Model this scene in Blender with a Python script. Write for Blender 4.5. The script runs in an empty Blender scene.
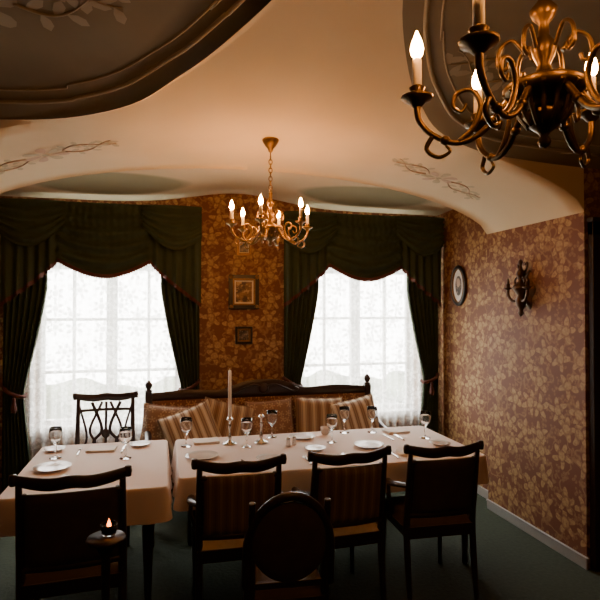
import bpy, bmesh, math, random
from mathutils import Vector, Matrix
from mathutils.bvhtree import BVHTree
random.seed(7)
pi=math.pi
# ---------------------------------------------------------------- materials
class NT:
    def __init__(s,name):
        s.m=bpy.data.materials.new(name); s.m.use_nodes=True
        s.t=s.m.node_tree; s.t.nodes.clear()
        s.out=s.t.nodes.new('ShaderNodeOutputMaterial')
    def n(s,ty,**kw):
        nd=s.t.nodes.new(ty)
        for k,v in kw.items(): setattr(nd,k,v)
        return nd
    def link(s,a,b): s.t.links.new(a,b)
    def setin(s,sock,v):
        if hasattr(v,'is_linked') or isinstance(v,bpy.types.NodeSocket): s.link(v,sock)
        else: sock.default_value=v
    def math(s,op,a,b=0.0,c=None,clamp=False):
        nd=s.n('ShaderNodeMath',operation=op); nd.use_clamp=clamp
        s.setin(nd.inputs[0],a); s.setin(nd.inputs[1],b)
        if c is not None: s.setin(nd.inputs[2],c)
        return nd.outputs[0]
    def mix(s,f,a,b):
        nd=s.n('ShaderNodeMix',data_type='RGBA')
        s.setin(nd.inputs[0],f); s.setin(nd.inputs[6],a); s.setin(nd.inputs[7],b)
        return nd.outputs[2]
    def bsdf(s,col,rough=.6,metal=0.,**kw):
        b=s.n('ShaderNodeBsdfPrincipled')
        s.setin(b.inputs['Base Color'],col); s.setin(b.inputs['Roughness'],rough); b.inputs['Metallic'].default_value=metal
        for k,v in kw.items(): s.setin(b.inputs[k.replace('_',' ')],v)
        s.link(b.outputs[0],s.out.inputs[0]); return b
    def coord(s): return s.n('ShaderNodeTexCoord').outputs['Object']
    def noise(s,vec,scale,detail=3):
        nd=s.n('ShaderNodeTexNoise'); s.link(vec,nd.inputs['Vector']); nd.inputs['Scale'].default_value=scale; nd.inputs['Detail'].default_value=detail
        return nd.outputs[0]
    def sep(s,v):
        nd=s.n('ShaderNodeSeparateXYZ'); s.link(v,nd.inputs[0]); return nd.outputs
    def comb(s,x,y,z):
        nd=s.n('ShaderNodeCombineXYZ'); s.setin(nd.inputs[0],x); s.setin(nd.inputs[1],y); s.setin(nd.inputs[2],z); return nd.outputs[0]
    def step(s,v,lo,hi):
        nd=s.n('ShaderNodeMapRange'); s.setin(nd.inputs[0],v); nd.inputs[1].default_value=lo; nd.inputs[2].default_value=hi
        return nd.outputs[0]
    def bump(s,b,h,st=.3,d=.01):
        nd=s.n('ShaderNodeBump'); nd.inputs['Strength'].default_value=st; nd.inputs['Distance'].default_value=d
        s.link(h,nd.inputs['Height']); s.link(nd.outputs[0],b.inputs['Normal'])
def c4(c): return (c[0],c[1],c[2],1.)
def simple(name,col,rough=.6,metal=0.,var=.15,scale=12,bump=0.,**kw):
    t=NT(name); co=t.coord(); nz=t.noise(co,scale)
    a=c4([x*(1-var) for x in col]); b=c4([min(1,x*(1+var)) for x in col])
    bs=t.bsdf(t.mix(nz,a,b),rough,metal,**kw)
    if bump: t.bump(bs,nz,bump,.01)
    return t.m
def wood(name,c1,c2,rough=.35):
    t=NT(name); co=t.coord(); mp=t.n('ShaderNodeMapping'); t.link(co,mp.inputs[0]); mp.inputs['Scale'].default_value=(3,3,14)
    nz=t.noise(mp.outputs[0],3,6); bs=t.bsdf(t.mix(nz,c4(c1),c4(c2)),rough); t.bump(bs,nz,.1,.003); return t.m
def voro(t,vec,scale,rand):
    v=t.n('ShaderNodeTexVoronoi',voronoi_dimensions='2D'); t.link(vec,v.inputs['Vector'])
    v.inputs['Scale'].default_value=scale; v.inputs['Randomness'].default_value=rand; return v
def flower_mask(t,vec,scale,rand,R,n):
    # petals around every cell point
    sc=t.n('ShaderNodeVectorMath',operation='SCALE'); t.link(vec,sc.inputs[0]); sc.inputs['Scale'].default_value=scale
    v=voro(t,sc.outputs[0],1.0,rand)
    d=t.n('ShaderNodeVectorMath',operation='SUBTRACT'); t.link(sc.outputs[0],d.inputs[0]); t.link(v.outputs['Position'],d.inputs[1])
    o=t.sep(d.outputs[0]); ang=t.math('ARCTAN2',o[1],o[0]); rnd=t.sep(v.outputs['Color'])[0]
    r=v.outputs['Distance']
    ph=t.math('ADD',t.math('MULTIPLY',ang,float(n)),t.math('MULTIPLY',rnd,12.))
    rad=t.math('MULTIPLY_ADD',t.math('COSINE',ph),R*.32,R*.68)
    m=t.step(t.math('SUBTRACT',rad,r),0.,.05)
    ring=t.step(t.math('ABSOLUTE',t.math('SUBTRACT',r,R*.38)),.0,.06)
    return t.math('MULTIPLY',m,t.math('MULTIPLY_ADD',ring,.8,.2))
def wallpaper(name,base,gold):
    t=NT(name); co=t.coord(); o=t.sep(co)
    h=t.math('ADD',o[0],o[1]); vec=t.comb(h,o[2],0.)
    nzv=t.n('ShaderNodeTexNoise'); t.link(vec,nzv.inputs['Vector']); nzv.inputs['Scale'].default_value=9
    dv=t.n('ShaderNodeVectorMath',operation='MULTIPLY_ADD'); t.link(nzv.outputs['Color'],dv.inputs[0]); dv.inputs[1].default_value=(.05,.05,0); t.link(vec,dv.inputs[2])
    f1=flower_mask(t,dv.outputs[0],5.,.6,.52,5)
    f2=flower_mask(t,dv.outputs[0],12.,.9,.44,3)
    n1=t.noise(vec,5.,2); stem=t.math('SUBTRACT',1.,t.step(t.math('ABSOLUTE',t.math('SUBTRACT',n1,.5)),.008,.03))
    m=t.math('MAXIMUM',f1,t.math('MAXIMUM',t.math('MULTIPLY',f2,.4),t.math('MULTIPLY',stem,.5)),clamp=True)
    fine=t.noise(vec,45.,2); m=t.math('MULTIPLY',m,t.step(fine,.1,.6))
    col=t.mix(m,c4(base),c4(gold))
    bs=t.bsdf(col,.72); t.bump(bs,m,.15,.003); return t.m
M_wall=wallpaper('wallpaper_damask',(.155,.054,.020),(.41,.26,.105))
def ceil_mat():
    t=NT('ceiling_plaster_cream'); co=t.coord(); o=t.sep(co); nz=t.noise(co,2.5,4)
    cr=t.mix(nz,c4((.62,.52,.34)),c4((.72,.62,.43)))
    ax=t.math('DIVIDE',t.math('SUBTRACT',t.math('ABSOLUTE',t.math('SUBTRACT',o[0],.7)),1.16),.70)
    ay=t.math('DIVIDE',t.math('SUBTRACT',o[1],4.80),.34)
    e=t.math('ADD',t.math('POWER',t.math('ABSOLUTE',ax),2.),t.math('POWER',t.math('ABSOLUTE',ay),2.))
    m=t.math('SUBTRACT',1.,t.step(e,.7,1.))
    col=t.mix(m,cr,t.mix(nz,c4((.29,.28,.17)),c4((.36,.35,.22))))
    bs=t.bsdf(col,.8); t.bump(bs,t.noise(co,30,3),.08,.004); return t.m
M_ceil=ceil_mat()
M_ceilg=simple('ceiling_painted_olive',(.20,.17,.10),.8,var=.25,scale=3)
M_orn=simple('ornament_paint_pink',(.52,.39,.28),.7)
M_orn2=simple('ornament_stucco',(.33,.29,.19),.7)
M_orn3=simple('ornament_leaf_paint',(.46,.41,.27),.7)
M_carpet=simple('carpet_green',(.035,.05,.03),.95,var=.5,scale=40,bump=.4)
M_base=simple('baseboard_paint',(.34,.36,.36),.5)
M_dark=wood('mahogany_dark',(.014,.007,.004),(.036,.014,.008),.38)
M_door=wood('door_wood',(.012,.007,.005),(.022,.011,.007),.45)
M_frameW=simple('window_paint_white',(.7,.7,.68),.5)
M_brass=simple('antique_brass',(.26,.165,.06),.38,metal=1.,var=.4,scale=25,bump=.15)
M_brass2=simple('antique_brass_dark',(.13,.085,.035),.4,metal=1.,var=.4,scale=25,bump=.15)
M_bronze=simple('aged_bronze',(.08,.045,.025),.45,metal=.9,var=.4,scale=25)
M_silver=simple('silver_plate',(.6,.58,.55),.22,metal=1.,var=.1)
M_porc=simple('porcelain',(.8,.78,.75),.2,var=.03)
M_nap=simple('napkin_linen',(.86,.82,.78),.85,var=.05,scale=30)
M_candle=simple('candle_wax',(.85,.80,.70),.5,var=.03)
M_curt=simple('curtain_velvet_green',(.030,.048,.022),.8,var=.4,scale=8,bump=.2)
M_trim=simple('curtain_fringe_red',(.08,.02,.012),.8,var=.3,scale=60)
M_black=simple('frame_black',(.012,.01,.009),.35)
M_gold=simple('frame_gilt',(.24,.14,.055),.45,metal=.7,var=.4,scale=60)
M_mat=simple('mat_board',(.75,.72,.66),.7,var=.03)
def cloth_mat():
    t=NT('tablecloth_pink'); co=t.coord(); nz=t.noise(co,90,2)
    w=t.noise(co,3,2)
    bs=t.bsdf(t.mix(w,c4((.78,.66,.59)),c4((.84,.73,.66))),.75); t.bump(bs,nz,.1,.002); return t.m
M_cloth=cloth_mat()
def stripe_mat(name,axis,freq,ca,cb,cc):
    t=NT(name); co=t.coord(); o=t.sep(co)
    s=t.math('SINE',t.math('MULTIPLY',o[axis],freq)); s2=t.math('SINE',t.math('MULTIPLY',o[axis],freq*3.))
    m=t.step(s,-.15,.15); m2=t.step(s2,.5,.7)
    col=t.mix(t.math('MULTIPLY',m2,.6),t.mix(m,c4(ca),c4(cb)),c4(cc))
    t.bsdf(col,.8); return t.m
M_str=stripe_mat('fabric_stripe_gold',0,70.,(.24,.14,.07),(.50,.38,.23),(.11,.05,.025))
M_str2=stripe_mat('fabric_stripe_beige',0,90.,(.22,.13,.07),(.58,.48,.34),(.38,.26,.15))
M_chairfab=stripe_mat('chair_fabric_stripe',0,110.,(.15,.095,.045),(.24,.165,.085),(.09,.05,.025))
M_seatfab=simple('seat_fabric_cream',(.32,.25,.17),.85,var=.25,scale=30)
M_plain=simple('chair_fabric_brown',(.05,.028,.018),.8,var=.3,scale=20)
def floral_fab(name,base,gold):
    t=NT(name); co=t.coord(); o=t.sep(co); vec=t.comb(o[0],o[2],0.)
    m=flower_mask(t,vec,14.,.5,.45,5); t.bsdf(t.mix(m,c4(base),c4(gold)),.8); return t.m
M_sofa=floral_fab('sofa_brocade',(.13,.05,.025),(.32,.19,.09))
M_pilb=floral_fab('pillow_brocade',(.24,.13,.07),(.40,.27,.15))
def glass_mat():
    t=NT('clear_glass'); t.bsdf((1,1,1,1),.02,0.,Transmission_Weight=1.,IOR=1.46); return t.m
M_glass=glass_mat()
def emis(name,col,st):
    t=NT(name); e=t.n('ShaderNodeEmission'); e.inputs[0].default_value=c4(col); e.inputs[1].default_value=st
    t.link(e.outputs[0],t.out.inputs[0]); return t.m
M_bulb=emis('bulb_glow',(1.,.39,.095),440.)
M_bulb2=emis('bulb_glow_dim',(1.,.39,.10),200.)
M_flame=emis('tealight_flame',(1.,.22,.03),9.)
def lace_mat():
    t=NT('lace_sheer'); co=t.coord(); o=t.sep(co); vec=t.comb(o[0],o[2],0.)
    m=flower_mask(t,vec,6.,.7,.5,6); m2=flower_mask(t,vec,17.,.8,.4,4)
    m=t.math('MAXIMUM',m,t.math('MULTIPLY',m2,.7),clamp=True)
    f=t.math('MULTIPLY_ADD',m,.32,.58)
    tr=t.n('ShaderNodeBsdfTransparent'); df=t.n('ShaderNodeBsdfDiffuse'); tl=t.n('ShaderNodeBsdfTranslucent')
    df.inputs[0].default_value=(.8,.8,.78,1); tl.inputs[0].default_value=(.8,.8,.78,1)
    a=t.n('ShaderNodeMixShader'); a.inputs[0].default_value=.62; t.link(df.outputs[0],a.inputs[1]); t.link(tl.outputs[0],a.inputs[2])
    b=t.n('ShaderNodeMixShader'); t.link(f,b.inputs[0]); t.link(tr.outputs[0],b.inputs[1]); t.link(a.outputs[0],b.inputs[2])
    t.link(b.outputs[0],t.out.inputs[0]); return t.m
M_lace=lace_mat()
def paint_mat(name,c1,c2,c3,sc):
    t=NT(name); co=t.coord(); nz=t.noise(co,sc,4); o=t.sep(co)
    col=t.mix(t.step(nz,.42,.58),c4(c1),c4(c2)); m=t.step(t.noise(co,sc*2.3,3),.55,.62)
    t.bsdf(t.mix(m,col,c4(c3)),.4); return t.m
M_paint=paint_mat('oil_painting',(.05,.02,.012),(.25,.14,.06),(.45,.33,.2),14)
M_photo=paint_mat('engraving',(.04,.035,.03),(.16,.13,.1),(.3,.26,.2),22)
M_leaf=simple('hedge_leaves',(.12,.15,.09),.8,var=.5,scale=8)
# ---------------------------------------------------------------- geometry builder
class B:
    def __init__(s): s.bm=bmesh.new(); s.mats=[]; s.T=Matrix.Identity(4)
    def mi(s,m):
        if m not in s.mats: s.mats.append(m)
        return s.mats.index(m)
    def v(s,p): return s.bm.verts.new(s.T@Vector(p))
    def f(s,vs,m,sm=False):
        try: fc=s.bm.faces.new(vs)
        except ValueError: return
        fc.material_index=s.mi(m); fc.smooth=sm
    def box(s,c,d,m,R=None):
        R=R or Matrix.Identity(3); c=Vector(c); q=[]
        for x in(-.5,.5):
            for y in(-.5,.5):
                for z in(-.5,.5): q.append(s.v(c+R@Vector((x*d[0],y*d[1],z*d[2]))))
        for a in((0,1,3,2),(4,6,7,5),(0,4,5,1),(2,3,7,6),(0,2,6,4),(1,5,7,3)): s.f([q[i] for i in a],m)
    def bb(s,a,b,m): s.box([(a[i]+b[i])/2 for i in range(3)],[abs(b[i]-a[i]) for i in range(3)],m)
    def lathe(s,prof,m,o=(0,0,0),seg=20,sx=1.,sy=1.,R=None):
        R=R or Matrix.Identity(3); o=Vector(o); rings=[]
        for r,z in prof:
            if r<1e-5: rings.append([s.v(o+R@Vector((0,0,z)))])
            else: rings.append([s.v(o+R@Vector((r*sx*math.cos(2*pi*k/seg),r*sy*math.sin(2*pi*k/seg),z))) for k in range(seg)])
        for a,b in zip(rings,rings[1:]):
            for k in range(seg):
                k2=(k+1)%seg
                if len(a)==1 and len(b)==1: continue
                if len(a)==1: s.f([a[0],b[k2],b[k]],m,True)
                elif len(b)==1: s.f([a[k],a[k2],b[0]],m,True)
                else: s.f([a[k],a[k2],b[k2],b[k]],m,True)
        if len(rings[0])>1: s.f(rings[0][::-1],m)
        if len(rings[-1])>1: s.f(rings[-1],m)
    def tube(s,pts,r,m,seg=8,closed=False,flat=1.):
        pts=[Vector(p) for p in pts]; n=len(pts); rs=r if isinstance(r,(list,tuple)) else [r]*n
        up=None; rings=[]
        for i in range(n):
            if closed: t=pts[(i+1)%n]-pts[i-1]
            else: t=pts[min(i+1,n-1)]-pts[max(i-1,0)]
            t.normalize()
            if up is None:
                up=Vector((0,0,1)) if abs(t.z)<.9 else Vector((0,1,0))
            up=(up-t*up.dot(t)); 
            if up.length<1e-4: up=t.orthogonal()
            up.normalize(); sd=t.cross(up)
            rings.append([s.v(pts[i]+(up*math.cos(2*pi*k/seg)+sd*flat*math.sin(2*pi*k/seg))*rs[i]) for k in range(seg)])
        pr=list(zip(rings,rings[1:]))
        if closed: pr.append((rings[-1],rings[0]))
        for a,b in pr:
            for k in range(seg): s.f([a[k],b[k],b[(k+1)%seg],a[(k+1)%seg]],m,True)
        if not closed: s.f(rings[0],m); s.f(rings[-1][::-1],m)
    def grid(s,fn,nu,nv,m,closed=False,sm=True):
        g=[[s.v(fn(i/nu,j/nv)) for j in range(nv+1)] for i in range(nu+(0 if closed else 1))]
        N=len(g)
        for i in range(nu):
            for j in range(nv): s.f([g[i][j],g[(i+1)%N][j],g[(i+1)%N][j+1],g[i][j+1]],m,sm)
    def prism(s,pts,vec,m):
        vec=Vector(vec); a=[s.v(p) for p in pts]; b=[s.v(Vector(p)+vec) for p in pts]
        s.f(a[::-1],m); s.f(b,m)
        for i in range(len(a)):
            j=(i+1)%len(a); s.f([a[i],a[j],b[j],b[i]],m)
    def done(s,name,loc=(0,0,0),rz=0.,bevel=0.,solid=0.,fix=True,sc=1.):
        if fix: bmesh.ops.recalc_face_normals(s.bm,faces=s.bm.faces[:])
        me=bpy.data.meshes.new(name); s.bm.to_mesh(me); s.bm.free()
        for m in s.mats: me.materials.append(m)
        ob=bpy.data.objects.new(name,me); bpy.context.collection.objects.link(ob)
        ob.location=loc; ob.rotation_euler=(0,0,rz); ob.scale=(sc,sc,sc)
        if solid: md=ob.modifiers.new('solid','SOLIDIFY'); md.thickness=solid
        if bevel: md=ob.modifiers.new('bev','BEVEL'); md.width=bevel; md.segments=2; md.limit_method='ANGLE'; md.angle_limit=math.radians(50)
        return ob
def spl(pts,n=6):
    P=[Vector(p) for p in pts]; out=[]
    for i in range(len(P)-1):
        p0=P[max(i-1,0)];p1=P[i];p2=P[i+1];p3=P[min(i+2,len(P)-1)]
        for k in range(n):
            t=k/n; out.append(.5*((2*p1)+(p2-p0)*t+(2*p0-5*p1+4*p2-p3)*t*t+(3*p1-p0-3*p2+p3)*t**3))
    out.append(P[-1]); return out
def rotm(ax,ang): return Matrix.Rotation(ang,3,ax)
# ---------------------------------------------------------------- room shell
YB=5.37; XR=2.88; XL=-1.5; PR=2.75; PL=-1.35; YP1=3.08; YP2=4.22; XC=.7; HT=3.3
FR=3.6; FL=-2.2; YR=-1.5
b=B(); b.bb((FL-.3,YR-.3,-.1),(FR+.3,YB+.3,0),M_carpet); b.done('floor')
WIN=[(-.50,.66),(2.0,.66)]; ZS=.62; ZT=2.66
b=B(); xs=[XL-.3,WIN[0][0]-.66,WIN[0][0]+.66,WIN[1][0]-.66,WIN[1][0]+.66,XR+.3]
for i in range(5):
    if i in(1,3):
        b.bb((xs[i],YB,0),(xs[i+1],YB+.3,ZS),M_wall); b.bb((xs[i],YB,ZT),(xs[i+1],YB+.3,HT),M_wall)
    else: b.bb((xs[i],YB,0),(xs[i+1],YB+.3,HT),M_wall)
b.done('wall_back')
def wbox(name,a,c):
    b=B(); b.bb(a,c,M_wall); b.done(name)
wbox('wall_right',(XR,YP2,0),(XR+.3,YB,HT)); wbox('wall_right_pier',(PR,YP1,0),(XR+.3,YP2,HT))
wbox('wall_right_return',(XR+.3,YP1,0),(FR,YP1+.3,HT)); wbox('wall_right_front',(FR,YR,0),(FR+.3,YP1+.3,HT))
wbox('wall_left',(XL-.3,YP2,0),(XL,YB,HT)); wbox('wall_left_pier',(XL-.3,YP1,0),(PL,YP2,HT))
wbox('wall_left_return',(FL,YP1,0),(XL-.3,YP1+.3,HT)); wbox('wall_left_front',(FL-.3,YR,0),(FL,YP1+.3,HT))
wbox('wall_rear',(FL-.3,YR-.3,0),(FR+.3,YR,HT))
# baseboards
def bboard(name,segs):
    b=B()
    for (a,c) in segs:
        b.bb((a[0],a[1],0),(c[0],c[1],.065),M_base)
        b.bb((min(a[0],c[0])-.004,min(a[1],c[1])-.004,.065),(max(a[0],c[0])+.004,max(a[1],c[1])+.004,.08),M_base)
    b.done(name,bevel=.003)
bboard('baseboard_right',[((XR-.015,YP2),(XR,YB)),((PR-.015,YP1-.015),(PR,YP2)),((FR-.015,YR),(FR,YP1))])
bboard('baseboard_left',[((XL,YP2),(XL+.015,YB)),((PL,YP1-.015),(PL+.015,YP2)),((FL,YR),(FL+.015,YP1))])
bboard('baseboard_back',[((XL,YB-.015),(XR,YB))])
# ceiling
GP=spl([(2.75,3.08,2.70),(2.3,3.06,2.715),(1.91,3.02,2.74),(1.57,2.90,2.80),(1.34,2.69,2.88),(1.18,2.48,2.93),(.97,2.1,3.0),(.82,1.7,3.05),(.7,1.4,3.07)],5)
def zA(x):
    u=min(1,abs(x-XC)/2.05); return 2.40+.44*(1-u*u)**.62
def zB(x,y):
    w=(y-YP2)/(YB-YP2); w=w*w*(3-2*w); u=abs(x-XC)/2.18
    return (2.84-.03*u*u)*(1-w)+(2.76+.13*math.exp(-(u/.28)**2))*w
b=B()
full=[(p.x,p.y,p.z) for p in GP]+[(2*XC-p.x,p.y,p.z) for p in reversed(GP[:-1])]
NU=len(full)-1
def arch(i):
    x,y,z=full[i]; za=zA(x); u=abs(x-XC)/2.05
    zm=min(za+.03*(1-u*u),z-.004) if u<.999 else za
    return x,y,z,za,zm
def loft(u,v):
    i=round(u*NU); x,y,z,za,zm=arch(i)
    if v<.4: w=v/.4; return (x,YP2+(YP1-YP2)*w,za+(zm-za)*w)
    w=(v-.4)/.6; return (x,YP1+(y-YP1)*w,zm+(z-zm)*w)
b.grid(loft,NU,20,M_ceil)
def loftb(u,v):
    x,y,z=loft(u,v*.6+.4 if True else v); return (x,2.8-y,z)
b.grid(loftb,NU,12,M_ceil)
b.grid(lambda u,v:(lambda a:(a[0],-.28+(YR+.28)*v,a[4]))(arch(round(u*NU))),NU,3,M_ceil)
b.grid(lambda u,v:(lambda x:(x,YP2,zA(x)+(zB(x,YP2)-zA(x))*v))(full[round(u*NU)][0]),NU,1,M_ceil,sm=False)
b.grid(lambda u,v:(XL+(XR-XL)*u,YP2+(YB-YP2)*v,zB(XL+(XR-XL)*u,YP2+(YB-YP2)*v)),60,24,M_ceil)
ng=len(GP)-1
for sgn in(1,-1):
    xe=FR if sgn>0 else FL
    for mir in(0,1):
        def side(u,v):
            p=GP[round(u*ng)]; x=XC+sgn*(p.x-XC); y=2.8-p.y if mir else p.y
            return (x+(xe-x)*v,y,p.z)
        b.grid(side,ng,8,M_ceilg)
    b.bb((xe,-.28,2.70),(PR if sgn>0 else PL,YR,2.78),M_ceilg)
bmesh.ops.remove_doubles(b.bm,verts=b.bm.verts[:],dist=.0004)
bvh=BVHTree.FromBMesh(b.bm)
b.bb((FL-.3,YR-.3,HT),(FR+.3,YB+.3,HT+.1),M_ceil)  # unseen slab added above the vault to block sky light leaks
b.done('ceiling',fix=False)
def cz(x,y,off=.004):
    h=bvh.ray_cast(Vector((x,y,1.9)),Vector((0,0,1)))
    return (h[0].z if h[0] else 2.8)-off
def ornament(name,cx,cy,sc,ang,mats,scroll=True):
    b=B()
    def P(r,a,off=.004):
        x=cx+sc*r*math.cos(a+ang); y=cy+sc*r*math.sin(a+ang); return (x,y,cz(x,y,off))
    for k in range(7):
        a=2*pi*k/7; m=mats[k%2]
        pts=[]
        for j in range(12):
            t=2*pi*j/12; r=.11+.075*math.cos(t); aa=a+.055/.11*math.sin(t)*.62
            pts.append(P(r,aa))
        b.f([b.v(p) for p in pts],m)
    b.f([b.v(P(.03,2*pi*j/10,.006)) for j in range(10)],mats[1])
    if scroll:
        for sd in(0,pi):
            for q in(-1,1):
                pts=[]
                for j in range(26):
                    t=j/25; x=.16+.42*t; y=q*(.07*math.sin(t*pi*1.5)+.02)
                    r=math.hypot(x,y); a=math.atan2(y,x)+sd; pts.append(P(r,a,.002))
                b.tube(pts,[.006*sc*(1.3-.9*j/25) for j in range(26)],mats[0],6)
                for j in range(2,25,3):
                    c=Vector(pts[j]); d=(Vector(pts[j])-Vector(pts[j-1])).normalized(); s2=Vector((-d.y,d.x,0))*(1 if j%2 else -1)
                    lf=[]
                    for (l,w) in((0,0),(.35,.16),(.7,.17),(1,.02),(.75,-.12),(.35,-.1)):
                        q3=c+(d*.5+s2).normalized()*l*.10*sc+ (d*1-s2*.5).normalized()*w*.16*sc
                        lf.append((q3.x,q3.y,cz(q3.x,q3.y,.003)))
                    b.f([b.v(p) for p in lf],mats[1])
    b.done(name,fix=False)
ornament('ceiling_ornament',1.98,3.66,.75,.35,[M_orn,M_orn3])
ornament('ceiling_ornament',-.72,3.62,.75,-.35+pi,[M_orn,M_orn3])
ornament('ceiling_ornament',1.9,2.45,1.,.2,[M_orn2,M_orn2])
ornament('ceiling_ornament',-.75,2.35,1.,-.2,[M_orn2,M_orn2])
# stucco bands on the painted cells
b=B()
for sgn in(1,-1):
    for off,r in((.10,.012),(.17,.006)):
        pts=[]
        for p in GP[:-6]:
            x=p.x+off*(.6 if p.y<3 else 0.2); y=p.y-off
            if p.y<2.3: y=p.y-off*.2; x=p.x+off
            xx=XC+sgn*(x-XC); pts.append((xx,y,cz(xx,y,.0)))
        b.tube(pts,r,M_orn2,6)
b.done('ceiling_moulding')
# ---------------------------------------------------------------- windows
for i,(wx,hw) in enumerate(WIN):
    b=B(); y0,y1=YB+.17,YB+.23
    b.bb((wx-hw,y0,ZS),(wx-hw+.06,y1,ZT),M_frameW); b.bb((wx+hw-.06,y0,ZS),(wx+hw,y1,ZT),M_frameW)
    b.bb((wx-hw,y0,ZS),(wx+hw,y1,ZS+.07),M_frameW); b.bb((wx-hw,y0,ZT-.06),(wx+hw,y1,ZT),M_frameW)
    b.bb((wx-.05,y0-.01,ZS),(wx+.05,y1,ZT),M_frameW); b.bb((wx-hw,y0-.01,2.12),(wx+hw,y1,2.19),M_frameW)
    for q in(-.345,.345): b.bb((wx+q-.014,y0+.01,ZS),(wx+q+.014,y1-.01,ZT),M_frameW)
    for z in(1.14,1.64): b.bb((wx-hw,y0+.01,z-.014),(wx+hw,y1-.01,z+.014),M_frameW)
    b.bb((wx-hw,YB+.01,ZS),(wx+hw,YB+.17,ZS+.03),M_frameW)
    b.done('window_%d'%(i+1),bevel=.004)
    L=bpy.data.lights.new('window_portal_light','AREA'); L.shape='RECTANGLE'; L.size=2*hw; L.size_y=ZT-ZS; L.cycles.is_portal=True
    o=bpy.data.objects.new('window_%d_portal'%(i+1),L); o.location=(wx,YB+.28,(ZS+ZT)/2); o.rotation_euler=(-pi/2,0,0); bpy.context.collection.objects.link(o)
# outside hedge
b=B()
def hedge(u,v):
    x=-5+12*u; z=-.3+(.92+.05*math.sin(x*3.1)+.03*math.sin(x*9.7+1))*v
    return (x,8.2+.25*math.sin(x*5+v*7)+.5*v,z)
b.grid(hedge,160,30,M_leaf); b.done('garden_hedge')
b=B(); b.bb((-8,YB+.35,-.4),(10,14,-.3),M_leaf); b.done('ground_outside')
# ---------------------------------------------------------------- curtains
def curtain_set(cx,hw):
    b=B(); Y0=YB-.20; ztop=2.70
    def zbot(u):
        a=abs(u)
        if a<.46: return 2.175-.14*math.cos(pi*u/.92)
        w=(a-.46)/.54; return 2.175-.40*(w**.85)
    def val(u,v,off=0):
        uu=-1+2*u; a=abs(uu); zb=zbot(uu); z=ztop+(zb-ztop)*v
        k=min(1,max(0,(a-.38)/.14)); k=k*k*(3-2*k)
        sw=.028*math.sin(v*5.2*2*pi)*v**.3*(1-k)
        jb=.026*math.sin(a*62)*(.35+.65*v)*k
        bulge=.05*math.sin(pi*min(1,v))*(1-(a/.46)**2 if a<.46 else 0)
        top=.008*math.sin(uu*90)*(1-v)
        return (cx+uu*hw,Y0-bulge-sw-jb-top-off,z)
    b.grid(lambda u,v:val(u,v),150,44,M_curt)
    # fringe along hem
    def fr(u,v):
        x,y,z=val(u,1.); return (x,y-.006,z+.020-.04*v+.006*math.sin(u*500)*v)
    b.grid(fr,300,2,M_trim)
    # second small swag overlays at the sides
    for sd in(-1,1):
        def ov(u,v):
            x0=.38+.62*u; d=.16*math.sin(pi*u)+.10*u
            z=ztop-.005-(.20+d)*v; return (cx+sd*x0*hw,Y0-.045-.018*math.sin(v*5*2*pi)-.03*math.sin(pi*u),z)
        b.grid(ov,24,30,M_curt)
    b.tube([(cx-hw,YB-.1,ztop-.015),(cx+hw,YB-.1,ztop-.015)],.014,M_dark,10)
    for q in(-.8,0,.8): b.box((cx+q*hw,YB-.05,ztop-.015),(.02,.1,.02),M_dark)
    b.box((cx,Y0+.012,ztop-.03),(2*hw,.012,.06),M_curt)
    # side drapes
    for sd in(-1,1):
        def drape(u,v):
            z=2.66-2.62*v
            w=.36
            if z<1.95: w=.36-.19*min(1,(1.95-z)/.95)**1.2
            if z<1.0: w=.17+.09*min(1,(1.0-z)/.9)
            fold=.026*math.sin(u*7*2*pi)*(.6 if abs(z-1.0)<.08 else 1.)
            return (cx+sd*(hw-.012-w*u),YB-.135+fold,z)
        b.grid(drape,84,50,M_curt)
        tb=[(cx+sd*(hw-.012),YB-.11,1.06),(cx+sd*(hw-.05),YB-.18,1.03),(cx+sd*(hw-.12),YB-.185,.99),(cx+sd*(hw-.185),YB-.16,.97),(cx+sd*(hw-.19),YB-.10,.98)]
        b.tube(spl(tb,6),.017,M_trim,8)
        b.lathe([(0,0),(.02,.0),(.026,.03),(.012,.10),(.018,.12),(0,.14)],M_trim,(cx+sd*(hw-.12),YB-.20,.84),10)
    b.done('window_curtain',fix=False)
    b=B()
    def lace(u,v):
        x=cx-hw+.10+(2*hw-.2)*u; return (x,YB-.048+.02*math.sin(u*17*2*pi)*(.4+.6*v)+.006*math.sin(u*41),2.64-2.60*v)
    b.grid(lace,240,20,M_lace); b.done('lace_curtain',fix=False)
curtain_set(-.53,.86); curtain_set(1.98,.85)
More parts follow.
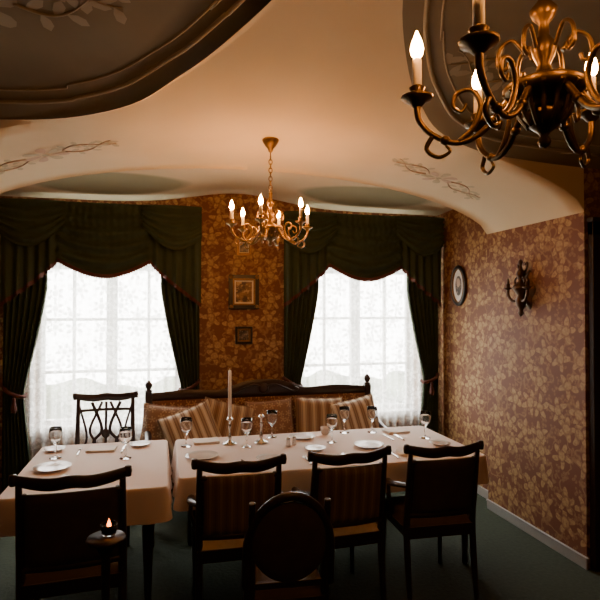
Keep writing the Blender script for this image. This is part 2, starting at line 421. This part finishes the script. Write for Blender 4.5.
# ---------------------------------------------------------------- chandeliers
def chandelier(loc,zc,rot,emat,M_brass,sc=1.):
    H=(zc-loc[2])/sc; b=B()
    b.lathe([(0,0),(.009,.004),(.014,.014),(.008,.026),(.012,.032),(.032,.048),(.044,.062),(.046,.072),(.024,.084),(.020,.094),(.05,.100),(.078,.112),(.082,.128),(.074,.134),(.034,.140),(.018,.155),(.013,.175),(.022,.195),(.026,.215),(.012,.235),(.010,.26),(.022,.275),(.028,.29),(.012,.31),(.009,.335),(.014,.35),(0,.362)],M_brass,seg=28)
    for k in range(14):   # gadroons on bowl
        a=2*pi*k/14; b.tube(spl([(.03*math.cos(a),.03*math.sin(a),.046),(.05*math.cos(a),.05*math.sin(a),.075),(.058*math.cos(a),.058*math.sin(a),.099),(.081*math.cos(a),.081*math.sin(a),.118)],3),.005,M_brass,6)
    z=.36; k=0
    while z<H-.10:
        pts=[]
        for j in range(12):
            a=2*pi*j/12; px=.011*math.cos(a); pz=z+.018*math.sin(a)
            pts.append((px,0,pz) if k%2 else (0,px,pz))
        b.tube(pts,.0032,M_brass,6,closed=True); z+=.028; k+=1
    b.tube([(0,0,z-.02),(0,0,H-.06)],.004,M_brass,6)
    b.lathe([(.008,H-.085),(.014,H-.078),(.02,H-.06),(.034,H-.045),(.05,H-.02),(.056,H-.006),(.054,H+.004)],M_brass,seg=24)
    for k in range(6):
        a=rot+2*pi*k/6; ca,sa=math.cos(a),math.sin(a)
        def P(r,z,t=0): return (r*ca-t*sa,r*sa+t*ca,z)
        A=spl([P(.06,.118),P(.085,.088),(P(.125,.045)),P(.175,.028),P(.225,.05),P(.255,.085),P(.26,.125)],7)
        b.tube(A,[.0085-.002*math.sin(pi*i/(len(A)-1)) for i in range(len(A))],M_brass,8)
        S=spl([P(.17,.030),P(.14,.06),P(.125,.105),P(.145,.14),(P(.175,.135)),P(.182,.108),P(.165,.096),P(.155,.112)],6)
        b.tube(S,[.007*(1-.5*i/(len(S)-1)) for i in range(len(S))],M_brass,7)
        S=spl([P(.225,.05),P(.24,.02),P(.215,.0),P(.19,.01),P(.198,.024)],5)
        b.tube(S,[.006*(1-.5*i/(len(S)-1)) for i in range(len(S))],M_brass,7)
        S=spl([P(.035,.20),P(.06,.235),P(.085,.22),P(.09,.185),P(.075,.175),P(.07,.19)],5)
        b.tube(S,.0045,M_brass,6)
        for r0,z0 in((.10,.068),(.20,.036)):
            b.lathe([(0,-.012),(.010,-.006),(.012,0),(.010,.006),(0,.012)],M_brass,P(r0,z0),8)
        b.lathe([(.004,.112),(.012,.118),(.020,.128),(.034,.134),(.036,.140),(.024,.141),(.014,.142),(.014,.150),(.018,.160),(.0115,.164)],M_brass,P(.26,0),14)
        b.lathe([(.0105,.158),(.0105,.222),(.007,.226)],M_candle,P(.26,0),12)
        b.lathe([(.0065,.226),(.0125,.234),(.015,.246),(.012,.262),(.006,.277),(.0015,.288),(0,.289)],emat,P(.26,0),12)
    return b.done('chandelier',loc,sc=sc)
chandelier((.67,3.49,2.155),cz(.67,3.49,0),math.radians(6),M_bulb,M_brass)
chandelier((.765,.965,2.082),cz(.765,.965,0),math.radians(88),M_bulb2,M_brass2,1.0)
# ---------------------------------------------------------------- pictures
def frame(name,loc,w,h,fw,mats,rz=0.,dep=.03):
    b=B(); fo,fi,art=mats
    def ring(w1,h1,t,d0,d1,m):
        for sx in(-1,1):
            b.box((sx*(w1/2-t/2),-(d0+d1)/2,0),(t,d1-d0,h1),m); b.box((0,-(d0+d1)/2,sx*(h1/2-t/2)),(w1-2*t,d1-d0,t),m)
    ring(w,h,fw,0,dep,fo); ring(w-1.7*fw,h-1.7*fw,fw*.35,0,dep+.008,M_gold); 
    b.box((0,-.006,0),(w-fw,.010,h-fw),fi); mw=fw*1.1
    b.box((0,-.013,0),(w-2*fw-mw,.004,h-2*fw-mw),art)
    if w>.2:
        for sx in(-1,1):
            for sz in(-1,1): b.lathe([(0,0),(fw*.5,.0),(fw*.4,.01),(0,.016)],M_gold,(sx*(w/2-fw/2),-dep,sz*(h/2-fw/2)),10,R=rotm('X',pi/2))
    b.done(name,loc,rz,bevel=.003)
frame('picture_frame',(.76,YB-.001,2.35),.15,.16,.022,(M_gold,M_mat,M_photo))
frame('painting_framed',(.76,YB-.001,1.91),.30,.34,.045,(M_black,M_mat,M_paint))
frame('picture_frame',(.76,YB-.001,1.48),.17,.17,.024,(M_black,M_gold,M_photo))
# oval picture
b=B()
def ovring(rx,rz_,t,m):
    def fn(u,v):
        a=2*pi*u; c=2*pi*v; r=t*.5*math.cos(c)
        return ((rx+r)*math.cos(a),-.018-.014*math.sin(c),(rz_+r)*math.sin(a))
    b.grid(fn,48,10,m,closed=True)
ovring(.128,.188,.034,M_black); ovring(.108,.168,.010,M_gold)
b.f([b.v((.125*math.cos(2*pi*k/48),-.012,.185*math.sin(2*pi*k/48))) for k in range(48)],M_mat)
b.f([b.v((.060*math.cos(2*pi*k/32),-.015,.10*math.sin(2*pi*k/32))) for k in range(32)],M_photo)
b.f([b.v((.032*math.cos(2*pi*k/24),-.018,.03+.045*math.sin(2*pi*k/24))) for k in range(24)],M_orn)
b.done('oval_portrait',(XR-.001,4.895,1.975),-pi/2,fix=False)
# ---------------------------------------------------------------- sconce
b=B()
def bp(u,v):
    a=2*pi*u; r=v; wv=1+.16*math.cos(6*a); return (.095*r*math.cos(a)*wv,-.004-.03*(1-r*r),.15*r*math.sin(a)*wv)
b.grid(bp,48,8,M_bronze,closed=True)
b.lathe([(.0,-.21),(.01,-.20),(.024,-.18),(.014,-.16),(.035,-.12),(.042,-.08),(.024,-.04),(.055,.0),(.068,.02),(.050,.04),(.018,.07),(.024,.10),(.036,.12),(.03,.14),(.014,.17),(.008,.2),(.02,.215),(.014,.23),(0,.245)],M_bronze,(0,-.055,0),16)
for s_ in(-1,1):
    A=spl([(0,-.06,-.04),(s_*.035,-.07,-.08),(s_*.08,-.08,-.08),(s_*.115,-.085,-.04),(s_*.118,-.085,0)],6); b.tube(A,.012,M_bronze,8)
    A=spl([(0,-.05,.06),(s_*.035,-.06,.10),(s_*.06,-.065,.07),(s_*.045,-.06,.045)],5); b.tube(A,.008,M_bronze,7)
    A=spl([(s_*.01,-.03,.14),(s_*.05,-.035,.17),(s_*.055,-.035,.21),(s_*.03,-.035,.2)],5); b.tube(A,.008,M_bronze,7)
    b.lathe([(.004,-.02),(.016,-.012),(.034,-.004),(.036,.002),(.014,.004),(.016,.03),(.010,.034)],M_bronze,(s_*.118,-.085,.02),14)
    b.lathe([(.010,.03),(.010,.07),(.004,.072),(.002,.08)],M_bronze,(s_*.118,-.085,.02),10)
b.done('wall_sconce',(PR-.001,3.68,1.89),-pi/2,fix=False)
# ---------------------------------------------------------------- door
b=B(); y=YP1
b.bb((2.775,y-.05,0),(2.87,y,2.33),M_door); b.bb((3.50,y-.05,0),(3.585,y,2.33),M_door); b.bb((2.775,y-.05,2.24),(3.585,y,2.33),M_door); b.bb((2.765,y-.06,2.33),(3.58,y,2.36),M_door)
b.bb((2.87,y-.025,0.01),(3.50,y,2.24),M_door)
for z0,z1 in((.15,.95),(1.1,2.1)):
    for x0,x1 in((2.93,3.15),(3.22,3.44)): b.bb((x0,y-.035,z0),(x1,y-.02,z1),M_door)
b.lathe([(.012,0),(.012,.03),(.024,.04),(.024,.06),(0,.068)],M_brass,(2.92,y-.025,1.03),12,R=rotm('X',pi/2))
b.done('door_1',bevel=.005)
# ---------------------------------------------------------------- tables
def table(x0,x1,y0,y1,name,hang,seedv):
    cx,cy=(x0+x1)/2,(y0+y1)/2; w,d=x1-x0,y1-y0; b=B()
    b.box((0,0,.725),(w-.02,d-.02,.03),M_dark); b.box((0,0,.66),(w-.14,d-.14,.10),M_dark)
    for sx in(-1,1):
        for sy in(-1,1): b.lathe([(.018,0),(.022,.02),(.018,.08),(.026,.3),(.034,.5),(.028,.56),(.036,.6),(.036,.66)],M_dark,(sx*(w/2-.1),sy*(d/2-.1),0),12)
    b.done(name,(cx,cy,0),bevel=.004)
    b=B(); r=.03
    def rr(ax,ay,n):
        L=[]; 
        for (c,s,a0) in((1,1,0),(-1,1,pi/2),(-1,-1,pi),(1,-1,3*pi/2)):
            for k in range(5):
                a=a0+pi/2*k/4; L.append((c*(ax-r)+r*math.cos(a),s*(ay-r)+r*math.sin(a),math.cos(a),math.sin(a)))
        out=[]
        for i in range(len(L)):
            p,q=L[i],L[(i+1)%len(L)]; dist=math.hypot(q[0]-p[0],q[1]-p[1]); m=max(1,int(dist/.02))
            for k in range(m):
                t=k/m; out.append(tuple(p[j]+(q[j]-p[j])*t for j in range(4)))
        return out
    P=rr(w/2+.004,d/2+.004,0); n=len(P)
    rows=[(0,0.757),(.006,.752),(.009,.74)]+[(.010+.016*k/10,.74-hang*(k/10)) for k in range(1,11)]
    rings=[]
    s_=0; acc=[]
    for i,p in enumerate(P):
        acc.append(s_); q=P[(i+1)%n]; s_+=math.hypot(q[0]-p[0],q[1]-p[1])
    for ri,(o,z) in enumerate(rows):
        k=max(0,ri-2)/10
        rings.append([b.v((p[0]+p[2]*(o+k*.008*(math.sin(acc[i]*21+seedv)+.5*math.sin(acc[i]*47))*1),p[1]+p[3]*(o+k*.008*(math.sin(acc[i]*21+seedv)+.5*math.sin(acc[i]*47))),z+(.004*math.sin(acc[i]*9) if ri>8 else 0))) for i,p in enumerate(P)])
    b.f(rings[0],M_cloth)
    for a_,c_ in zip(rings,rings[1:]):
        for i in range(n): b.f([a_[i],c_[i],c_[(i+1)%n],a_[(i+1)%n]],M_cloth,True)
    b.done('tablecloth',(cx,cy,0))
table(-.84,.01,3.12,4.22,'dining_table',.17,0); table(.088,2.10,3.25,4.20,'dining_table',.17,2)
TZ=.758
# ---------------------------------------------------------------- tableware
def goblet(x,y,s=1.):
    b=B()
    o=[(0,0),(.034,0),(.034,.003),(.012,.008),(.005,.016),(.0045,.04),(.008,.052),(.0045,.064),(.006,.078),(.018,.088),(.030,.104),(.036,.125),(.037,.15),(.034,.178)]
    i=[(.0325,.178),(.0355,.15),(.0345,.126),(.028,.106),(.015,.092),(0,.087)]
    b.lathe(o+i,M_glass,seg=20); b.done('wine_glass',(x,y,TZ),sc=s)
for x,y in((-.70,3.88),(-.25,3.76),(.15,3.98),(.57,3.86),(.80,4.10),(1.20,3.84),(1.39,4.11),(1.61,4.07),(1.93,3.79)): goblet(x,y,1.14)
def plate(x,y,r=.12):
    b=B(); k=r/.12
    b.lathe([(0,.002),(.07*k,.002),(.072*k,0),(.078*k,0),(.08*k,.004),(.12*k,.016),(.1195*k,.0185),(.08*k,.008),(0,.006)],M_porc,seg=36); b.done('dinner_plate',(x,y,TZ))
def napkin(x,y,rz,z=TZ,w=.2,d=.13):
    b=B()
    for k in range(3):
        b.grid(lambda u,v:((u-.5)*(w-.004*k),(v-.5)*(d-.006*k),.004+.005*k+.003*math.sin(u*5+k)+.002*math.sin(v*7)),10,8,M_nap)
        b.box((0,0,.002+.0045*k),(w-.01,d-.01,.004),M_nap)
    b.tube([((-.5*w),-.5*d+.04*k2,.008) for k2 in(0,1,2,3)],.004,M_nap,6)
    b.done('napkin',(x,y,z),rz,fix=False)
def fork(x,y,rz):
    b=B(); b.tube(spl([(0,-.095,.004),(0,-.06,.007),(0,0,.004),(0,.035,.004),(0,.045,.006)],5),[.0045]*6+[.0035]*6+[.0025]*8+[.005],M_silver,6,flat=1.5)
    b.box((0,.052,.006),(.02,.016,.002),M_silver)
    for q in(-.0085,-.003,.003,.0085): b.tube(spl([(q,.058,.006),(q,.08,.003),(q,.098,.006)],3),.0014,M_silver,5)
    b.done('fork',(x,y,TZ),rz)
def knife(x,y,rz):
    b=B(); b.tube([(0,-.10,.006),(0,-.05,.006),(0,0,.006)],[.0055,.006,.004],M_silver,8)
    b.prism([(-.008,0,.0045),(.008,0,.0045),(.010,.07,.0045),(.006,.1,.0045),(-.008,.11,.0045)],(0,0,.0015),M_silver); b.done('table_knife',(x,y,TZ),rz)
for x,y,r in((-.42,3.36,.1),(-.42,4.02,-.1),(.30,4.07,.05),(.36,3.42,-.05),(1.03,3.42,.08),(1.64,3.42,-.1),(1.80,4.04,.1)): napkin(x,y,r,w=.19,d=.15)
for x,y,r in((-.67,3.62,.11),(-.74,4.08,.07),(-.17,4.08,.075),(.66,3.50,.08),(.24,3.66,.11),(1.02,4.02,.10),(1.02,3.66,.075),(1.42,3.66,.11),(1.94,3.58,.075)): plate(x,y,r)
for x,y in((-.57,3.36),(.22,3.42),(.90,3.41),(1.50,3.41),(-.57,3.99),(1.66,3.86)): fork(x,y,random.uniform(-.07,.07))
for x,y in((-.28,3.36),(.49,3.42),(1.17,3.41),(1.78,3.41),(-.28,3.98),(1.74,3.84)): knife(x,y,random.uniform(-.07,.07))
def cstick(x,y,hh,ch):
    b=B()
    b.lathe([(0,0),(.052,0),(.054,.006),(.04,.014),(.018,.022),(.010,.035),(.016,.05),(.008,.065),(.007,hh*.55),(.013,hh*.62),(.008,hh*.7),(.008,hh-.03),(.024,hh-.02),(.026,hh-.014),(.013,hh-.012),(.015,hh),(.0,hh)],M_silver,seg=24)
    if ch: b.lathe([(.013,hh-.004),(.0125,hh+ch*.5),(.011,hh+ch-.004),(.003,hh+ch),(.0012,hh+ch+.002),(.0012,hh+ch+.012),(0,hh+ch+.012)],M_candle,seg=14)
    b.done('candlestick',(x,y,TZ))
cstick(.46,3.96,.20,.34); cstick(.69,3.95,.21,0)
b=B(); b.lathe([(0,0),(.022,0),(.03,.01),(.036,.045),(.037,.06),(.034,.06),(.031,.012),(0,.008)],M_porc,seg=24)
b.tube(spl([(.035,0,.05),(.056,0,.047),(.056,0,.022),(.032,0,.016)],4),.0035,M_porc,6); b.done('tea_cup',(1.22,4.08,TZ))
for x,y in((.86,3.80),(.91,3.83)):
    b=B(); b.lathe([(0,0),(.016,0),(.018,.01),(.013,.04),(.015,.05),(.014,.06),(0,.068)],M_silver,seg=14); b.done('salt_shaker',(x,y,TZ))
# ---------------------------------------------------------------- chairs (face +Y locally)
def chair(name,loc,rz,w=.47,h=.93,arms=True,back='pad',d=.46,fab=None):
    fab=fab or M_chairfab
    b=B(); hw=w/2; yb=-.20; yt=-.27
    def yk(z): return yb+(yt-yb)*max(0,(z-.45)/(h-.45))**1.2 - (0 if z>.45 else .05*(1-z/.45)**1.5)
    for s_ in(-1,1):
        pts=[(s_*(hw-.022),yk(z),z) for z in(0,.12,.28,.45,.6,.75,h-.03)]
        b.tube(spl(pts,4),[.015+.006*math.sin(pi*i/24) for i in range(25)],M_dark,8)
        b.lathe([(.012,0),(.015,.015),(.012,.03),(.017,.2),(.023,.34),(.018,.36),(.025,.38),(.025,.44)],M_dark,(s_*(hw-.03),d-.24,0),12)
    def yc(x): return -.035*(1-(x/hw)**2)
    if back!='round':
        def crest(u,v):
            x=(u*2-1)*hw; c=2*pi*v; a=abs(x/hw)
            zz=h-.032+.030*a**2.2+(.012*math.exp(-(x/.06)**2)); t=.032*(1-.25*a**4)
            return (x*1.02,yt+yc(x)+.013*math.cos(c)+.012*a,zz+t*math.sin(c))
        b.grid(crest,28,10,M_dark)
        for s_ in(-1,1): b.lathe([(0,-.03),(.016,-.025),(.02,0),(.016,.025),(0,.03)],M_dark,(s_*hw*1.01,yt+.01,h-.004),10)
    def rail(z,t,th=.011):
        def fn(u,v):
            x=(u*2-1)*(hw-.02); c=2*pi*v; return (x,yk(z)+yc(x)*.8+th*math.cos(c),z+t*math.sin(c))
        b.grid(fn,16,8,M_dark)
    if back=='pad':
        rail(.52,.018)
        def pad(u,v,s2):
            x=(u*2-1)*(hw-.045); z=.535+(h-.075-.535)*v
            e=(max(0,1-(2*u-1)**6)*max(0,1-(2*v-1)**6))**.5
            return (x,yk(z)+yc(x)*.9+s2*(.006+.022*e),z)
        b.grid(lambda u,v:pad(u,v,-1),18,16,fab); b.grid(lambda u,v:pad(u,v,1),18,16,fab)
        for s_ in(-1,1): b.tube([(s_*(hw-.045),yk(z)-.004,z) for z in(.535,.65,.76,h-.07)],.012,M_dark,6)
        rail(h-.085,.014)
    elif back=='splat':
        rail(.56,.016); rail(h-.12,.012)
        zt=h-.06; zm=.57
        for s_ in(-1,1):
            b.tube(spl([(s_*.02,yk(zm)-.03,zm),(s_*.09,yk(.68)-.03,.68),(s_*.03,yk(.78)-.03,.78),(s_*.11,yk(zt)-.03,zt)],6),.014,M_dark,6)
            b.tube(spl([(s_*.17,yk(zm)-.015,zm),(s_*.08,yk(.68)-.025,.67),(s_*.12,yk(.78)-.03,.78),(s_*.03,yk(zt)-.035,zt)],6),.012,M_dark,6)
            b.tube(spl([(s_*(hw-.03),yk(.6),.6),(s_*(hw-.09),yk(.72)-.01,.72),(s_*(hw-.03),yk(zt),zt-.02)],6),.010,M_dark,6)
        b.lathe([(0,-.05),(.03,-.02),(.035,0),(.03,.02),(0,.05)],M_dark,(0,yk(.74)-.033,.74),12,sy=.3)
        b.tube([(0,yk(zm)-.03,zm),(0,yk(zt)-.035,zt)],.012,M_dark,6)
    else:
        pts=[]
        for k in range(17):
            a=pi*k/16; pts.append((hw*math.cos(a)*1.0,0,.66+(h-.66)*math.sin(a)))
        pts=[(hw*1.0,0,.5)]+pts+[(-hw,0,.5)]
        b.tube([(p[0],yk(p[2])+yc(p[0])*.6,p[2]) for p in pts],.020,M_dark,8)
        def disc(u,v,s2):
            a=2*pi*u; r=v; x=r*(hw-.02)*math.cos(a); z=.70+r*(.20 if math.sin(a)>0 else .17)*math.sin(a)*1.0
            return (x,yk(z)+yc(x)*.6+s2*(.008+.022*(1-r**4)),z)
        b.grid(lambda u,v:disc(u,v,-1),32,8,M_plain,closed=True); b.grid(lambda u,v:disc(u,v,1),32,8,M_plain,closed=True)
        b.box((0,yk(.51),.51),(w,.025,.03),M_dark)
    # seat
    b.box((0,-.21,.415),(w-.05,.025,.07),M_dark); b.box((0,d-.24,.415),(w-.05,.025,.07),M_dark)
    for s_ in(-1,1): b.box((s_*(hw-.028),(d-.45)/2,.415),(.025,d-.03,.07),M_dark)
    def seat(u,v,s2):
        x=(2*u-1); y=(2*v-1); e=(max(0,1-x**6)*max(0,1-y**6))**.5
        return (x*(hw-.01),(d-.44)/2+y*(d/2),(.445+.05*e) if s2 else .44)
    sm=M_plain if (back=='round' or fab is M_plain) else M_seatfab
    b.grid(lambda u,v:seat(u,v,1),16,16,sm); b.grid(lambda u,v:seat(u,v,0),4,4,sm)
    if arms:
        for s_ in(-1,1):
            A=spl([(s_*(hw-.02),yk(.70),.70),(s_*(hw+.015),-.14,.685),(s_*(hw+.02),-.05,.665),(s_*(hw+.015),.01,.66),(s_*(hw+.01),.03,.645)],5)
            b.tube(A,[.014+.004*math.sin(pi*i/20) for i in range(21)],M_dark,8,flat=1.3)
            b.tube(spl([(s_*(hw+.012),.005,.65),(s_*(hw+.02),-.02,.58),(s_*(hw-.005),.0,.5),(s_*(hw-.02),.03,.43)],5),.012,M_dark,8)
    b.done(name,loc,rz,bevel=.003)
chair('dining_armchair',(1.62,3.18,0),-.04,fab=M_plain); chair('dining_armchair',(1.01,3.18,0),.05); chair('dining_armchair',(.40,3.17,0),-.03)
chair('dining_chair',(-.44,3.02,0),.06,w=.50,h=.96,arms=False,back='pad',fab=M_plain)
chair('dining_chair',(-.46,4.36,0),pi,w=.46,h=1.05,arms=False,back='splat',d=.40)
chair('round_back_chair',(.56,2.60,0),-.08,w=.38,h=.93,arms=False,back='round',d=.38)
# small round side table with tea light
b=B(); b.lathe([(0,0),(.12,0),(.12,.015),(.05,.03),(.022,.06),(.016,.2),(.028,.32),(.016,.4),(.018,.72),(.05,.775),(.075,.782),(.08,.79),(.075,.80),(0,.80)],M_dark,seg=36); b.done('side_table',(-.235,2.39,0))
b=B(); b.lathe([(0,0),(.026,0),(.03,.006),(.034,.045),(.032,.045),(.028,.008),(0,.006)],M_glass,seg=20); b.lathe([(0,.007),(.02,.007),(.02,.022),(0,.022)],M_candle,seg=16)
b.lathe([(0,.022),(.006,.030),(.009,.040),(.005,.054),(0,.068)],M_flame,seg=10); b.done('tealight_holder',(-.225,2.41,.80))
# ---------------------------------------------------------------- settee
b=B(); L=2.14; hl=L/2; yb=.0
for s_ in(-1,1):
    b.box((s_*(hl-.03),0,.5),(.06,.06,1.0),M_dark); b.lathe([(.03,1.0),(.034,1.01),(.018,1.02),(.03,1.045),(.034,1.06),(.022,1.085),(.006,1.1),(0,1.105)],M_dark,(s_*(hl-.03),0,0),14)
    b.lathe([(.02,0),(.026,.04),(.02,.08),(.034,.3),(.03,.45),(.022,.5),(.03,.58),(.02,.62)],M_dark,(s_*(hl-.04),-.55,0),12)
    b.tube(spl([(s_*(hl-.03),-.02,.74),(s_*(hl-.03),-.2,.70),(s_*(hl-.04),-.42,.66),(s_*(hl-.04),-.58,.64),(s_*(hl-.04),-.63,.60)],6),.028,M_dark,8)
def rail(u,v):
    x=(2*u-1)*(hl-.05); c=2*pi*v; a=abs(x); rise=.075*math.exp(-(x/.32)**4)+.01*math.cos(x*9)
    hgt=.045+.5*rise; return (x,.018*math.cos(c),.955+rise*.5+hgt*math.sin(c))
b.grid(rail,70,10,M_dark)
for s_ in(-1,1):
    b.tube(spl([(s_*.02,-.025,1.01),(s_*.10,-.03,1.035),(s_*.2,-.03,1.0),(s_*.28,-.03,.965),(s_*.33,-.03,.985),(s_*.3,-.03,1.0)],6),.009,M_dark,6)
b.lathe([(0,0),(.05,0),(.04,.012),(0,.02)],M_dark,(0,-.02,1.0),16,R=rotm('X',pi/2))
b.box((0,0,.52),(L-.1,.03,.05),M_dark); b.box((0,-.58,.34),(L-.08,.03,.10),M_dark)
for s_ in(-1,1): b.box((s_*(hl-.05),-.29,.34),(.03,.56,.10),M_dark)
def bk(u,v,s2):
    x=(2*u-1)*(hl-.06); z=.45+.47*v; e=(max(0,1-(2*u-1)**12)*max(0,1-(2*v-1)**6))**.5
    return (x,-s2*(.02+.04*e),z)
b.grid(lambda u,v:bk(u,v,1),60,12,M_sofa); b.grid(lambda u,v:bk(u,v,-.4),10,4,M_sofa)
def st(u,v):
    x=(2*u-1); y=2*v-1; e=(max(0,1-x**14)*max(0,1-y**6))**.5
    return (x*(hl-.07),-.30+y*.27,.37+.10*e)
b.grid(st,50,12,M_sofa)
b.box((0,-.3,.36),(L-.14,.53,.03),M_sofa)
b.done('settee',(.90,5.04,0),bevel=.004,fix=False)
def pillow(x,y,z,w,h,T,m,ry,tilt=.28,rz=0.):
    b=B(); R=rotm('X',-tilt)@rotm('Y',ry)
    R=rotm('Z',rz)@R
    def fn(u,v,s2):
        a=2*u-1;c=2*v-1; e=(max(0,1-a**4)*max(0,1-c**4))**.55
        px=w/2*a*(1-.07*(1-c*c)); pz=h/2*c*(1-.07*(1-a*a))
        return (px,s2*T*e,pz)
    b.grid(lambda u,v:fn(u,v,1),18,18,m); b.grid(lambda u,v:fn(u,v,-1),18,18,m)
    edge=[]
    for k in range(64):
        t=k/16; s_=int(t)%4; q=t-int(t)
        u,v=((q,0),(1,q),(1-q,1),(0,1-q))[s_]; edge.append(fn(u,v,0))
    b.tube(edge,.006,m,6,closed=True)
    bmesh.ops.remove_doubles(b.bm,verts=b.bm.verts[:],dist=.0005)
    ob=b.done('throw_pillow',(x,y,z)); 
    ob.rotation_euler=R.to_euler()
pillow(.02,4.82,.70,.44,.42,.075,M_pilb,.12)
pillow(.22,4.66,.69,.46,.44,.08,M_str2,-.35,.38)
pillow(.52,4.80,.70,.46,.44,.08,M_str,.25)
pillow(.93,4.84,.70,.44,.44,.07,M_pilb,-.05)
pillow(1.38,4.80,.70,.46,.46,.08,M_str,.05)
pillow(1.72,4.72,.70,.44,.44,.08,M_str2,-.18,.36)
# ---------------------------------------------------------------- world + camera
w=bpy.data.worlds.new('daylight'); bpy.context.scene.world=w; w.use_nodes=True
bg=w.node_tree.nodes['Background']; bg.inputs[0].default_value=(1.,.97,.92,1); bg.inputs[1].default_value=27.
cam=bpy.data.cameras.new('camera'); cam.lens=32.46; cam.sensor_width=36; cam.clip_start=.05
co=bpy.data.objects.new('camera',cam); bpy.context.collection.objects.link(co); co.location=(0,0,1.75)
co.rotation_euler=(math.radians(90.85),0,math.radians(-14)); bpy.context.scene.camera=co
